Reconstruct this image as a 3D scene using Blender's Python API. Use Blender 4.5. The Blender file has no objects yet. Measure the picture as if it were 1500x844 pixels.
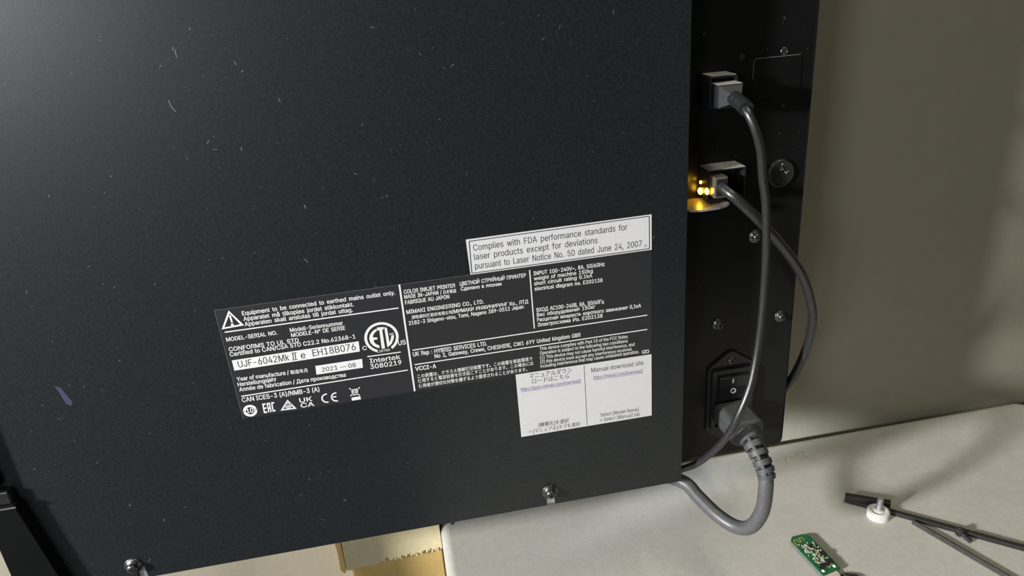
import bpy, bmesh, math, random
from mathutils import Vector, Matrix
from mathutils.geometry import interpolate_bezier, tessellate_polygon

# ------------------------------------------------------------------ camera
# millimetres: x along the printer's rear cover, y into the room (cover face at y = 0), z up (0 = height of the lens)
H = 1.231                                   # height of the lens above the floor, metres
SC = bpy.context.scene
COL = SC.collection
def W(x, y, z):
    return Vector((x * .001, y * .001, z * .001 + H))
FPX, ROLL, TILT, PAN = 1096.1, -0.0789865, -0.4096965, -0.1488575
cam_data = bpy.data.cameras.new('camera')
cam_data.sensor_fit = 'HORIZONTAL'; cam_data.sensor_width = 36.0
cam_data.lens = FPX / 1500 * 36.0; cam_data.clip_start = .01
camera = bpy.data.objects.new('camera', cam_data); COL.objects.link(camera)
rot = Matrix.Rotation(PAN, 4, 'Z') @ Matrix.Rotation(TILT, 4, 'X') @ Matrix.Rotation(math.pi / 2, 4, 'X') @ Matrix.Rotation(ROLL, 4, 'Z')
camera.matrix_world = Matrix.Translation(W(0, -450, 0)) @ rot
SC.camera = camera

# ------------------------------------------------------------------ light
world = bpy.data.worlds.new('room_light'); SC.world = world
world.use_nodes = True
bg = world.node_tree.nodes['Background']
bg.inputs[0].default_value = (1.0, .94, .80, 1); bg.inputs[1].default_value = .04
def lamp(name, kind, loc, power, color, **kw):
    d = bpy.data.lights.new(name, kind); d.energy = power; d.color = color
    target = kw.pop('target', None)
    for k, v in kw.items(): setattr(d, k, v)
    o = bpy.data.objects.new(name, d); COL.objects.link(o); o.location = W(*loc)
    if target is not None:
        o.rotation_euler = (W(*target) - W(*loc)).to_track_quat('-Z', 'Y').to_euler()
    return o
lamp('work_lamp', 'POINT', (-1700, -790, 325), 380, (1.0, .985, .965), shadow_soft_size=.09)
lamp('glare_light', 'AREA', (-900, -1380, 170), 8.5, (.92, .965, 1.0), shape='RECTANGLE', size=.30, size_y=.40, target=(-250, 0, 0))  # area light added for the glare at the cover's upper left
lamp('ceiling_lamp', 'AREA', (540, 10, 1150), 10, (1.0, .96, .76), shape='RECTANGLE', size=1.2, size_y=.2, target=(460, 10, -480))
lamp('wall_patch_spot', 'SPOT', (-1000, -350, -300), 430, (.84, .92, 1.0), shadow_soft_size=.02, spot_size=math.radians(2.5), spot_blend=1.0, target=(360, 157, -482))  # narrow out-of-view spot, added to make the bright patch low on the wall
SC.view_settings.view_transform = 'Standard'
try: SC.view_settings.look = 'None'
except Exception: pass
SC.view_settings.gamma = 1.0; SC.view_settings.exposure = 0.0
SC.view_settings.use_curve_mapping = False

# ------------------------------------------------------------------ materials
def mat(name, color, rough=.5, metal=0.0, spec=.5, emit=None, emit_s=0, noise=None, bump=None, spots=None, coat=0):
    """noise: (scale, amount) colour variation; bump: (scale, distance m); spots: list of (scale, threshold, colour, amount)"""
    m = bpy.data.materials.new(name); m.use_nodes = True
    nt = m.node_tree; b = nt.nodes['Principled BSDF']
    b.inputs['Roughness'].default_value = rough; b.inputs['Metallic'].default_value = metal
    b.inputs['Specular IOR Level'].default_value = spec; b.inputs['Coat Weight'].default_value = coat
    tc = nt.nodes.new('ShaderNodeTexCoord')
    rgb = nt.nodes.new('ShaderNodeRGB'); rgb.outputs[0].default_value = (*color, 1)
    out = rgb.outputs[0]
    def mixin(fac, a, bcol, mode='MIX'):
        mx = nt.nodes.new('ShaderNodeMix'); mx.data_type = 'RGBA'; mx.blend_type = mode
        if isinstance(fac, float): mx.inputs[0].default_value = fac
        else: nt.links.new(fac, mx.inputs[0])
        nt.links.new(a, mx.inputs[6])
        if isinstance(bcol, tuple): mx.inputs[7].default_value = (*bcol, 1)
        else: nt.links.new(bcol, mx.inputs[7])
        return mx.outputs[2]
    if noise:
        for sc_, am in ([noise] if isinstance(noise[0], (int, float)) else noise):
            n = nt.nodes.new('ShaderNodeTexNoise'); n.inputs['Scale'].default_value = sc_; n.inputs['Detail'].default_value = 4
            nt.links.new(tc.outputs['Object'], n.inputs['Vector'])
            r = nt.nodes.new('ShaderNodeValToRGB')
            r.color_ramp.elements[0].position = .3; r.color_ramp.elements[1].position = .7
            lo = max(0, 1 - am); r.color_ramp.elements[0].color = (lo, lo, lo, 1); r.color_ramp.elements[1].color = (1, 1, 1, 1)
            nt.links.new(n.outputs['Fac'], r.inputs[0])
            out = mixin(1.0, out, r.outputs[0], 'MULTIPLY')
    for sc_, th, colr, am in (spots or []):
        n = nt.nodes.new('ShaderNodeTexNoise'); n.inputs['Scale'].default_value = sc_; n.inputs['Detail'].default_value = 2
        nt.links.new(tc.outputs['Object'], n.inputs['Vector'])
        r = nt.nodes.new('ShaderNodeMapRange'); r.inputs[1].default_value = th; r.inputs[2].default_value = th + .06
        r.inputs[3].default_value = 0; r.inputs[4].default_value = am
        nt.links.new(n.outputs['Fac'], r.inputs[0])
        out = mixin(r.outputs[0], out, colr)
    nt.links.new(out, b.inputs['Base Color'])
    if bump:
        n = nt.nodes.new('ShaderNodeTexNoise'); n.inputs['Scale'].default_value = bump[0]; n.inputs['Detail'].default_value = 3
        nt.links.new(tc.outputs['Object'], n.inputs['Vector'])
        bp = nt.nodes.new('ShaderNodeBump'); bp.inputs['Strength'].default_value = 1; bp.inputs['Distance'].default_value = bump[1]
        nt.links.new(n.outputs['Fac'], bp.inputs['Height']); nt.links.new(bp.outputs[0], b.inputs['Normal'])
    if emit:
        b.inputs['Emission Color'].default_value = (*emit, 1); b.inputs['Emission Strength'].default_value = emit_s
    return m
M = dict(
    cover=mat('black_powder_coat', (.0148, .0195, .0220), .36, spec=.5, noise=[(850, .62), (420, .40), (9, .10)], bump=(1400, .000025), spots=[(330, .735, (.12, .12, .12), .35)]),
    plate=mat('gloss_black_sheet', (.0062, .0066, .0066), .30, spec=.28, noise=(30, .3), spots=[(420, .73, (.10, .10, .10), .5)]),
    body=mat('black_painted_steel', (.004, .0045, .0045), .5, spec=.1, noise=(40, .2)),
    black=mat('black_plastic', (.012, .0125, .013), .38, noise=(200, .25)),
    dusty=mat('dusty_black_plastic', (.05, .05, .052), .6, noise=[(700, .5), (150, .3)]),
    dust=mat('dust_film', (.42, .41, .385), .9, noise=[(500, .35), (160, .25)]),
    rocker=mat('black_rocker_plastic', (.010, .010, .0125), .35, noise=(100, .2)),
    white=mat('white_print', (.66, .66, .66), .6, noise=(600, .06)),
    sticker=mat('white_sticker_paper', (.57, .57, .58), .55, noise=(500, .05)),
    label=mat('dark_label_film', (.019, .0195, .0222), .42, noise=(700, .2)),
    label_edge_highlight=mat('lit_label_edge', (.10, .105, .105), .4, noise=(300, .4)),
    ink=mat('black_print', (.045, .045, .05), .6, noise=(500, .1)),
    link=mat('violet_print', (.14, .13, .27), .6, noise=(500, .1)),
    steel=mat('bright_zinc_steel', (.62, .64, .66), .35, metal=.85, noise=(300, .15)),
    screw=mat('black_zinc_screw', (.16, .16, .165), .33, metal=.9, noise=(500, .35)),
    recess=mat('dark_recess', (.004, .004, .004), .8, noise=(100, .1)),
    cable=mat('black_cable_sheath', (.018, .0185, .020), .36, spec=.75, noise=[(400, .25), (60, .15)], bump=(900, .00005)),
    usb=mat('charcoal_moulded_rubber', (.014, .0152, .018), .42, noise=[(500, .35), (120, .2)], bump=(900, .00008)),
    cord=mat('grey_cord_sheath', (.090, .093, .095), .40, noise=[(600, .25), (80, .12)], bump=(1200, .00006)),
    plug=mat('grey_moulded_plug', (.070, .072, .076), .55, noise=[(500, .35), (120, .2)], bump=(900, .00008)),
    clear=mat('smoky_clear_plastic', (.095, .082, .068), .2, noise=(300, .2)),
    amber=mat('amber_status_light', (.9, .45, .02), .4, emit=(1.0, .50, .03), emit_s=36, noise=(200, .1)),
    tray=mat('dull_metal_shelf', (.34, .32, .29), .35, metal=.4, noise=(200, .2)),
    table=mat('off_white_table_plastic', (.50, .485, .44), .55, noise=[(700, .10), (160, .10), (22, .08)], bump=(500, .0001), spots=[(120, .70, (.36, .30, .27), .35), (40, .74, (.45, .40, .36), .35)]),
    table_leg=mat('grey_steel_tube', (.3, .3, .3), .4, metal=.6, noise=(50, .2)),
    wall=mat('painted_wall', (.275, .25, .19), .8, noise=[(60, .05), (6, .06)], bump=(180, .0002)),
    floor=mat('grey_floor', (.045, .045, .045), .9, noise=(8, .2)),
    kraft=mat('kraft_cardboard', (.68, .47, .165), .85, noise=[(60, .12), (300, .1)]),
    kraft_pale=mat('pale_kraft_cardboard', (.68, .59, .37), .85, noise=[(60, .12), (300, .1)]),
    scuff=mat('blue_violet_scuff', (.030, .033, .075), .6, noise=(600, .3)),
    lint=mat('grey_lint', (.16, .165, .165), .9, noise=(300, .4)),
    stain=mat('brown_table_stain', (.50, .46, .39), .8, noise=[(300, .2), (90, .2)]),
    hexsteel=mat('black_oxide_steel', (.035, .033, .032), .42, metal=.3, noise=(200, .25)),
    hexgrey=mat('worn_grey_steel', (.11, .105, .10), .33, metal=.55, noise=(250, .3)),
    knob=mat('white_knob_plastic', (.60, .595, .565), .5, noise=(200, .05)),
    stud=mat('zinc_stud', (.68, .69, .71), .35, metal=.6, noise=(500, .2)),
    pcb=mat('green_circuit_board', (.020, .150, .060), .4, noise=[(300, .35), (900, .3)]),
    trace=mat('gold_trace', (.42, .34, .10), .4, noise=(500, .2)),
    chip=mat('black_chip', (.016, .016, .018), .45, noise=(300, .2)),
    chip_pale=mat('pale_component', (.62, .62, .54), .4, noise=(800, .4)),
    solder=mat('cream_solder', (.75, .76, .60), .4, noise=(500, .2)),
    beige=mat('beige_connector', (.52, .47, .39), .5, noise=(300, .15)),
)

# ------------------------------------------------------------------ mesh helpers (all input in millimetres)
class MB:
    def __init__(s): s.v = []; s.f = []; s.sm = []
    def add(s, verts, faces, smooth=False):
        o = len(s.v); s.v += [tuple(v) for v in verts]
        for f in faces: s.f.append([i + o for i in f]); s.sm.append(smooth)
        return s
    def bm(s, b, smooth=False):
        b.verts.index_update(); s.add([v.co[:] for v in b.verts], [[v.index for v in f.verts] for f in b.faces], smooth); b.free(); return s
    def box(s, x0, x1, y0, y1, z0, z1, bevel=0, seg=2, M4=None):
        b = bmesh.new(); bmesh.ops.create_cube(b, size=1)
        for v in b.verts: v.co = Vector(((x0 + x1) / 2 + v.co.x * (x1 - x0), (y0 + y1) / 2 + v.co.y * (y1 - y0), (z0 + z1) / 2 + v.co.z * (z1 - z0)))
        if bevel: bmesh.ops.bevel(b, geom=b.edges[:], offset=bevel, segments=seg, affect='EDGES', profile=.5)
        if M4 is not None: bmesh.ops.transform(b, matrix=M4, verts=b.verts)
        return s.bm(b)
    def prism(s, pts, a, b_, axis='y', bevel=0):
        """polygon in the plane across the axis, extruded from a to b_ along it"""
        def p3(q, t): return {'y': (q[0], t, q[1]), 'z': (q[0], q[1], t), 'x': (t, q[0], q[1])}[axis]
        bm_ = bmesh.new()
        lo = [bm_.verts.new(p3(q, a)) for q in pts]; hi = [bm_.verts.new(p3(q, b_)) for q in pts]
        bm_.faces.new(lo); bm_.faces.new(hi[::-1])
        n = len(pts)
        for i in range(n): bm_.faces.new((lo[i], hi[i], hi[(i + 1) % n], lo[(i + 1) % n]))
        if bevel: bmesh.ops.bevel(bm_, geom=bm_.edges[:], offset=bevel, segments=2, affect='EDGES', profile=.5)
        bmesh.ops.recalc_face_normals(bm_, faces=bm_.faces)
        return s.bm(bm_)
    def lathe(s, origin, axis, profile, n=32, smooth=True, caps=True):
        """profile: list of (distance along the axis, radius)"""
        ax = Vector(axis).normalized(); o = Vector(origin)
        u = ax.orthogonal().normalized(); w = ax.cross(u)
        vs = []; fs = []
        for d, r in profile:
            for k in range(n):
                t = 2 * math.pi * k / n; vs.append(o + ax * d + (u * math.cos(t) + w * math.sin(t)) * r)
        for i in range(len(profile) - 1):
            for k in range(n):
                a = i * n + k; b_ = i * n + (k + 1) % n; fs.append((a, b_, b_ + n, a + n))
        s.add(vs, fs, smooth)
        if caps: s.add(vs[:n], [tuple(range(n))[::-1]]); s.add(vs[-n:], [tuple(range(n))])
        return s
    def tube(s, path, radius, n=16, caps=True, smooth=True):
        """path: points; radius: number or one per point; parallel-transport frames"""
        P = [Vector(p) for p in path]; m = len(P)
        R = radius if isinstance(radius, (list, tuple)) else [radius] * m
        T = [(P[min(i + 1, m - 1)] - P[max(i - 1, 0)]).normalized() for i in range(m)]
        u = T[0].orthogonal().normalized(); vs = []; fs = []
        for i in range(m):
            u = (u - T[i] * u.dot(T[i])).normalized(); w = T[i].cross(u)
            for k in range(n):
                t = 2 * math.pi * k / n; vs.append(P[i] + (u * math.cos(t) + w * math.sin(t)) * R[i])
        for i in range(m - 1):
            for k in range(n):
                a = i * n + k; b_ = i * n + (k + 1) % n; fs.append((a, b_, b_ + n, a + n))
        s.add(vs, fs, smooth)
        if caps: s.add(vs[:n], [tuple(range(n))[::-1]]); s.add(vs[-n:], [tuple(range(n))])
        return s
    def flat(s, pts, y):
        b = bmesh.new(); f = b.faces.new([b.verts.new((x, y, z)) for x, z in pts])
        f.normal_update()
        if f.normal.y > 0: f.normal_flip()
        bmesh.ops.triangulate(b, faces=b.faces[:])
        return s.bm(b)
    def build(s, name, material, parent=None, base=None, **props):
        """one mesh object; the origin is its thing's base"""
        org = parent['_o'] if parent is not None else (base or (0, 0, 0))
        o3 = W(*org)
        me = bpy.data.meshes.new(name)
        me.from_pydata([W(*v) - o3 for v in s.v], [], s.f)
        me.polygons.foreach_set('use_smooth', s.sm); me.materials.append(M[material]); me.update()
        ob = bpy.data.objects.new(name, me); COL.objects.link(ob)
        if parent is not None: ob.parent = parent
        else: ob.location = o3
        ob['_o'] = tuple(org)
        for k, v in props.items(): ob[k] = v
        return ob
def thing(name, label, cat, base=(0, 0, 0), **props):
    o = bpy.data.objects.new(name, None); COL.objects.link(o); o.location = W(*base); o['_o'] = tuple(base)
    o.empty_display_size = .02
    o['label'] = label; o['category'] = cat
    for k, v in props.items(): o[k] = v
    return o
def spline(pts, per=10):
    P = [Vector(p) for p in pts]; P = [P[0] * 2 - P[1]] + P + [P[-1] * 2 - P[-2]]; out = []
    for i in range(1, len(P) - 2):
        a, b, c, d = P[i - 1:i + 3]
        for k in range(per):
            t = k / per
            out.append(.5 * ((2 * b) + (c - a) * t + (2 * a - 5 * b + 4 * c - d) * t * t + (3 * b - a - 3 * c + d) * t ** 3))
    out.append(P[-2]); return out
def disc(x, z, r, n=24, a0=0, a1=360):
    return [(x + r * math.cos(math.radians(a0 + (a1 - a0) * k / n)), z + r * math.sin(math.radians(a0 + (a1 - a0) * k / n))) for k in range(n if a1 - a0 == 360 else n + 1)]
def rounded(x0, x1, z0, z1, r, n=6):
    pts = []
    for cx, cz, a in ((x1 - r, z1 - r, 0), (x0 + r, z1 - r, 90), (x0 + r, z0 + r, 180), (x1 - r, z0 + r, 270)):
        for k in range(n + 1):
            t = math.radians(a + 90 * k / n); pts.append((cx + r * math.cos(t), cz + r * math.sin(t)))
    return pts
TEXT = [
  ('earthing_warning_text', 'Equipment to be connected to earthed mains outlet only.', -104.45, -190.63, -8.83, -190.63, 2.8, 0.022, 'w'),
  ('earthing_warning_text', 'Apparatet må tilkoples jordet stikkontakt.', -104.39, -194.46, -35.96, -194.79, 2.82, 0.022, 'w'),
  ('earthing_warning_text', 'Apparaten skall anslutas till jordat uttag.', -104.42, -198.16, -37.18, -198.49, 2.83, 0.022, 'w'),
  ('model_heading_text', 'MODEL-SERIAL NO.', -117.58, -206.94, -86.28, -207.01, 2.72, 0.022, 'w'),
  ('model_heading_text', 'Modell-Seriennummer', -77.97, -206.62, -44.68, -206.75, 2.73, 0.022, 'w'),
  ('model_heading_text', 'MODELE-N° DE SERIE', -77.89, -210.28, -43.84, -210.4, 2.75, 0.022, 'w'),
  ('standards_text', 'CONFORMS TO UL STD', -117.51, -214.09, -74.06, -214.44, 2.89, 0.022, 'w'),
  ('standards_text', 'Certified to CAN/CSA STD C22.2 No.62368-1', -117.67, -217.74, -38.33, -217.67, 2.92, 0.022, 'w'),
  ('serial_text', 'UJF-6042Mk', -114.37, -226.47, -82.22, -226.62, 4.86, 0.006, 'k'),
  ('serial_text', 'e', -74.84, -226.53, -72.0, -226.56, 4.88, 0.006, 'k'),
  ('serial_text', 'EH18B076', -67.13, -226.18, -39.36, -226.05, 4.89, 0.006, 'k'),
  ('manufacture_text', 'Year of manufacture /', -117.29, -236.06, -84.48, -236.68, 2.84, 0.022, 'w'),
  ('manufacture_text', '製造年月', -83.45, -236.71, -72.55, -236.94, 2.56, 0.022, 'w'),
  ('manufacture_text', 'Herstellungsjahr', -117.48, -239.99, -93.04, -240.06, 2.86, 0.022, 'w'),
  ('manufacture_text', 'Année de fabrication / Дата производства', -117.4, -243.84, -48.89, -244.64, 2.89, 0.022, 'w'),
  ('date_text', '2021 — 08', -63.38, -238.54, -41.28, -238.54, 3.18, 0.01, 'k'),
  ('emission_text', 'CAN ICES-3 (A)/NMB-3 (A)', -117.32, -252.06, -67.53, -252.71, 3.38, 0.02, 'w'),
  ('approval_text', 'C', -35.02, -227.09, -32.37, -227.08, 2.83, 0.02, 'w'),
  ('approval_text', 'US', -11.48, -227.39, -6.64, -227.28, 3.29, 0.02, 'w'),
  ('approval_text', 'Intertek', -31.77, -237.41, -11.6, -237.48, 3.19, 0.022, 'w'),
  ('approval_text', '3080219', -32.02, -241.85, -11.37, -241.86, 3.36, 0.022, 'w'),
  ('approval_text', 'LISTED', -25.76, -230.46, -17.56, -230.36, 1.62, 0.012, 'w'),
  ('approval_text', 'SM', -16.39, -218.96, -13.7, -218.86, 1.28, 0.02, 'w'),
  ('compliance_mark', '10', -116.27, -260.93, -111.97, -260.94, 3.47, 0.03, 'w'),
  ('compliance_mark', 'UK', -81.51, -258.99, -73.42, -259.05, 3.26, 0.03, 'w'),
  ('compliance_mark', 'CA', -81.44, -262.97, -72.8, -263.15, 3.28, 0.03, 'w'),
  ('laser_text', 'Complies with FDA performance standards for', 44.35, -167.9, 147.29, -167.33, 4.2, 0.003, 'k'),
  ('laser_text', 'laser products except for deviations', 44.35, -174.17, 126.8, -173.78, 4.24, 0.003, 'k'),
  ('laser_text', 'pursuant to Laser Notice No. 50 dated June 24, 2007', 44.34, -180.65, 157.26, -180.38, 4.3, 0.003, 'k'),
  ('laser_text', 'IS', 159.16, -181.29, 160.9, -181.21, 1.62, 0.0, 'k'),
  ('product_text', 'COLOR INKJET PRINTER', -3.17, -191.06, 30.17, -191.4, 2.7, 0.022, 'w'),
  ('product_text', 'ЦВЕТНОЙ СТРУЙНЫЙ ПРИНТЕР', 33.36, -190.91, 77.32, -191.08, 2.73, 0.022, 'w'),
  ('product_text', 'MADE IN-JAPAN /', -3.33, -194.58, 20.87, -194.86, 2.72, 0.022, 'w'),
  ('product_text', '日本製造', 22.05, -194.88, 30.54, -195.02, 2.41, 0.022, 'w'),
  ('product_text', 'Сделано в японии', 33.61, -194.35, 60.59, -194.64, 2.58, 0.022, 'w'),
  ('product_text', 'FABRIQUE AU JAPON', -3.27, -198.64, 25.53, -198.66, 2.74, 0.022, 'w'),
  ('maker_text', 'MIMAKI ENGINEERING CO., LTD.', -3.26, -205.51, 47.79, -205.7, 2.77, 0.022, 'w'),
  ('maker_text', '御牧高科技股份有限公司', -3.03, -209.51, 26.15, -209.8, 2.29, 0.022, 'w'),
  ('maker_text', '/МИМАКИ ИНЖИНИРИНГ Ко., ЛТД', 26.3, -209.83, 77.61, -210.13, 2.64, 0.022, 'w'),
  ('maker_text', '2182-3 Shigeno-otsu, Tomi, Nagano 389-0512 Japan', -2.82, -213.7, 74.28, -213.48, 2.65, 0.022, 'w'),
  ('input_text', 'INPUT 100-240V~, 8A, 50/60Hz', 82.55, -190.71, 131.2, -190.89, 2.76, 0.022, 'w'),
  ('input_text', 'weight of machine 150kg', 82.64, -194.31, 122.92, -194.46, 2.61, 0.022, 'w'),
  ('input_text', 'short circuit rating 0.1kA', 82.57, -197.91, 122.5, -197.87, 2.62, 0.022, 'w'),
  ('input_text', 'electrical diagram no. E202138', 82.64, -201.72, 129.5, -202.23, 2.64, 0.022, 'w'),
  ('input_text', 'ВХОД АС100-240В, 8А, 50/60Гц', 83.07, -217.56, 130.06, -218.21, 2.88, 0.022, 'w'),
  ('input_text', 'Вес оборудования 150кг', 83.02, -221.13, 123.87, -221.19, 2.72, 0.022, 'w'),
  ('input_text', 'Расцетная мощность короткого замыкания 0,1кА', 82.95, -224.88, 156.6, -225.42, 2.75, 0.022, 'w'),
  ('input_text', 'Электросхема Ио. E202138', 83.03, -228.69, 128.83, -228.89, 2.75, 0.022, 'w'),
  ('representative_text', 'UK Rep : HYBRID SERVICES LTD.', -2.92, -237.12, 47.18, -237.22, 3.08, 0.022, 'w'),
  ('representative_text', 'No 3, Gateway, Crewe, CHESHIRE, CW1 6YY United kingdom GBR', 11.16, -240.91, 112.71, -241.21, 2.95, 0.022, 'w'),
  ('interference_text', 'VCCI-A', -2.78, -248.32, 11.23, -248.47, 3.12, 0.03, 'w'),
  ('interference_text', 'この装置は、クラスＡ情報技術装置です。この装置を家庭環境で', -2.11, -254.1, 77.81, -253.9, 2.64, 0.02, 'w'),
  ('interference_text', '使用すると電波妨害を引き起こすことがあります。この場合には', -2.23, -257.65, 78.23, -257.57, 2.66, 0.02, 'w'),
  ('interference_text', '使用者が適切な対策を講ずるよう要求されることがあります。', -2.27, -261.76, 73.6, -261.66, 2.67, 0.02, 'w'),
  ('interference_text', 'This device complies with Part 15 of the FCC Rules.', 83.37, -247.15, 147.19, -247.76, 2.48, 0.012, 'w'),
  ('interference_text', 'Operation is subject to the following two conditions:', 83.33, -250.54, 146.82, -251.3, 2.5, 0.012, 'w'),
  ('interference_text', '(1) This device may not cause harmful interference, and', 83.28, -254.11, 151.63, -254.81, 2.51, 0.012, 'w'),
  ('interference_text', '(2) this device must accept any interference received.', 83.24, -257.53, 149.93, -258.35, 2.52, 0.012, 'w'),
  ('interference_text', 'including interference that may cause undesired operation.', 83.2, -260.97, 154.95, -261.39, 2.54, 0.012, 'w'),
  ('download_japanese_heading', 'マニュアルダウン', 74.68, -267.95, 105.3, -268.22, 3.9, 0.0, 'k'),
  ('download_japanese_heading', 'ロードはこちら', 76.41, -272.4, 103.07, -272.78, 3.73, 0.0, 'k'),
  ('download_japanese_link', 'https://japan.mimaki.com/download/', 68.04, -277.35, 111.5, -277.77, 2.97, 0, 'b'),
  ('download_english_heading', 'Manual download site.', 119.51, -271.0, 159.01, -271.3, 3.56, 0.0, 'k'),
  ('download_english_link', 'https://mimaki.com/download/', 120.93, -277.04, 157.72, -277.69, 3.0, 0, 'b'),
  ('download_japanese_steps', '[機種名]を選択', 78.86, -309.07, 101.38, -309.52, 3.31, 0.0, 'k'),
  ('download_japanese_steps', '> [マニュアル]タブを選択', 71.57, -313.42, 109.7, -313.96, 3.13, 0.0, 'k'),
  ('download_english_steps', 'Select [Model Name]', 125.12, -309.21, 154.26, -309.75, 3.04, 0.0, 'k'),
  ('download_english_steps', '> Select [Manual] tab', 125.0, -313.51, 155.26, -314.07, 3.06, 0.0, 'k'),
]
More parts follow.
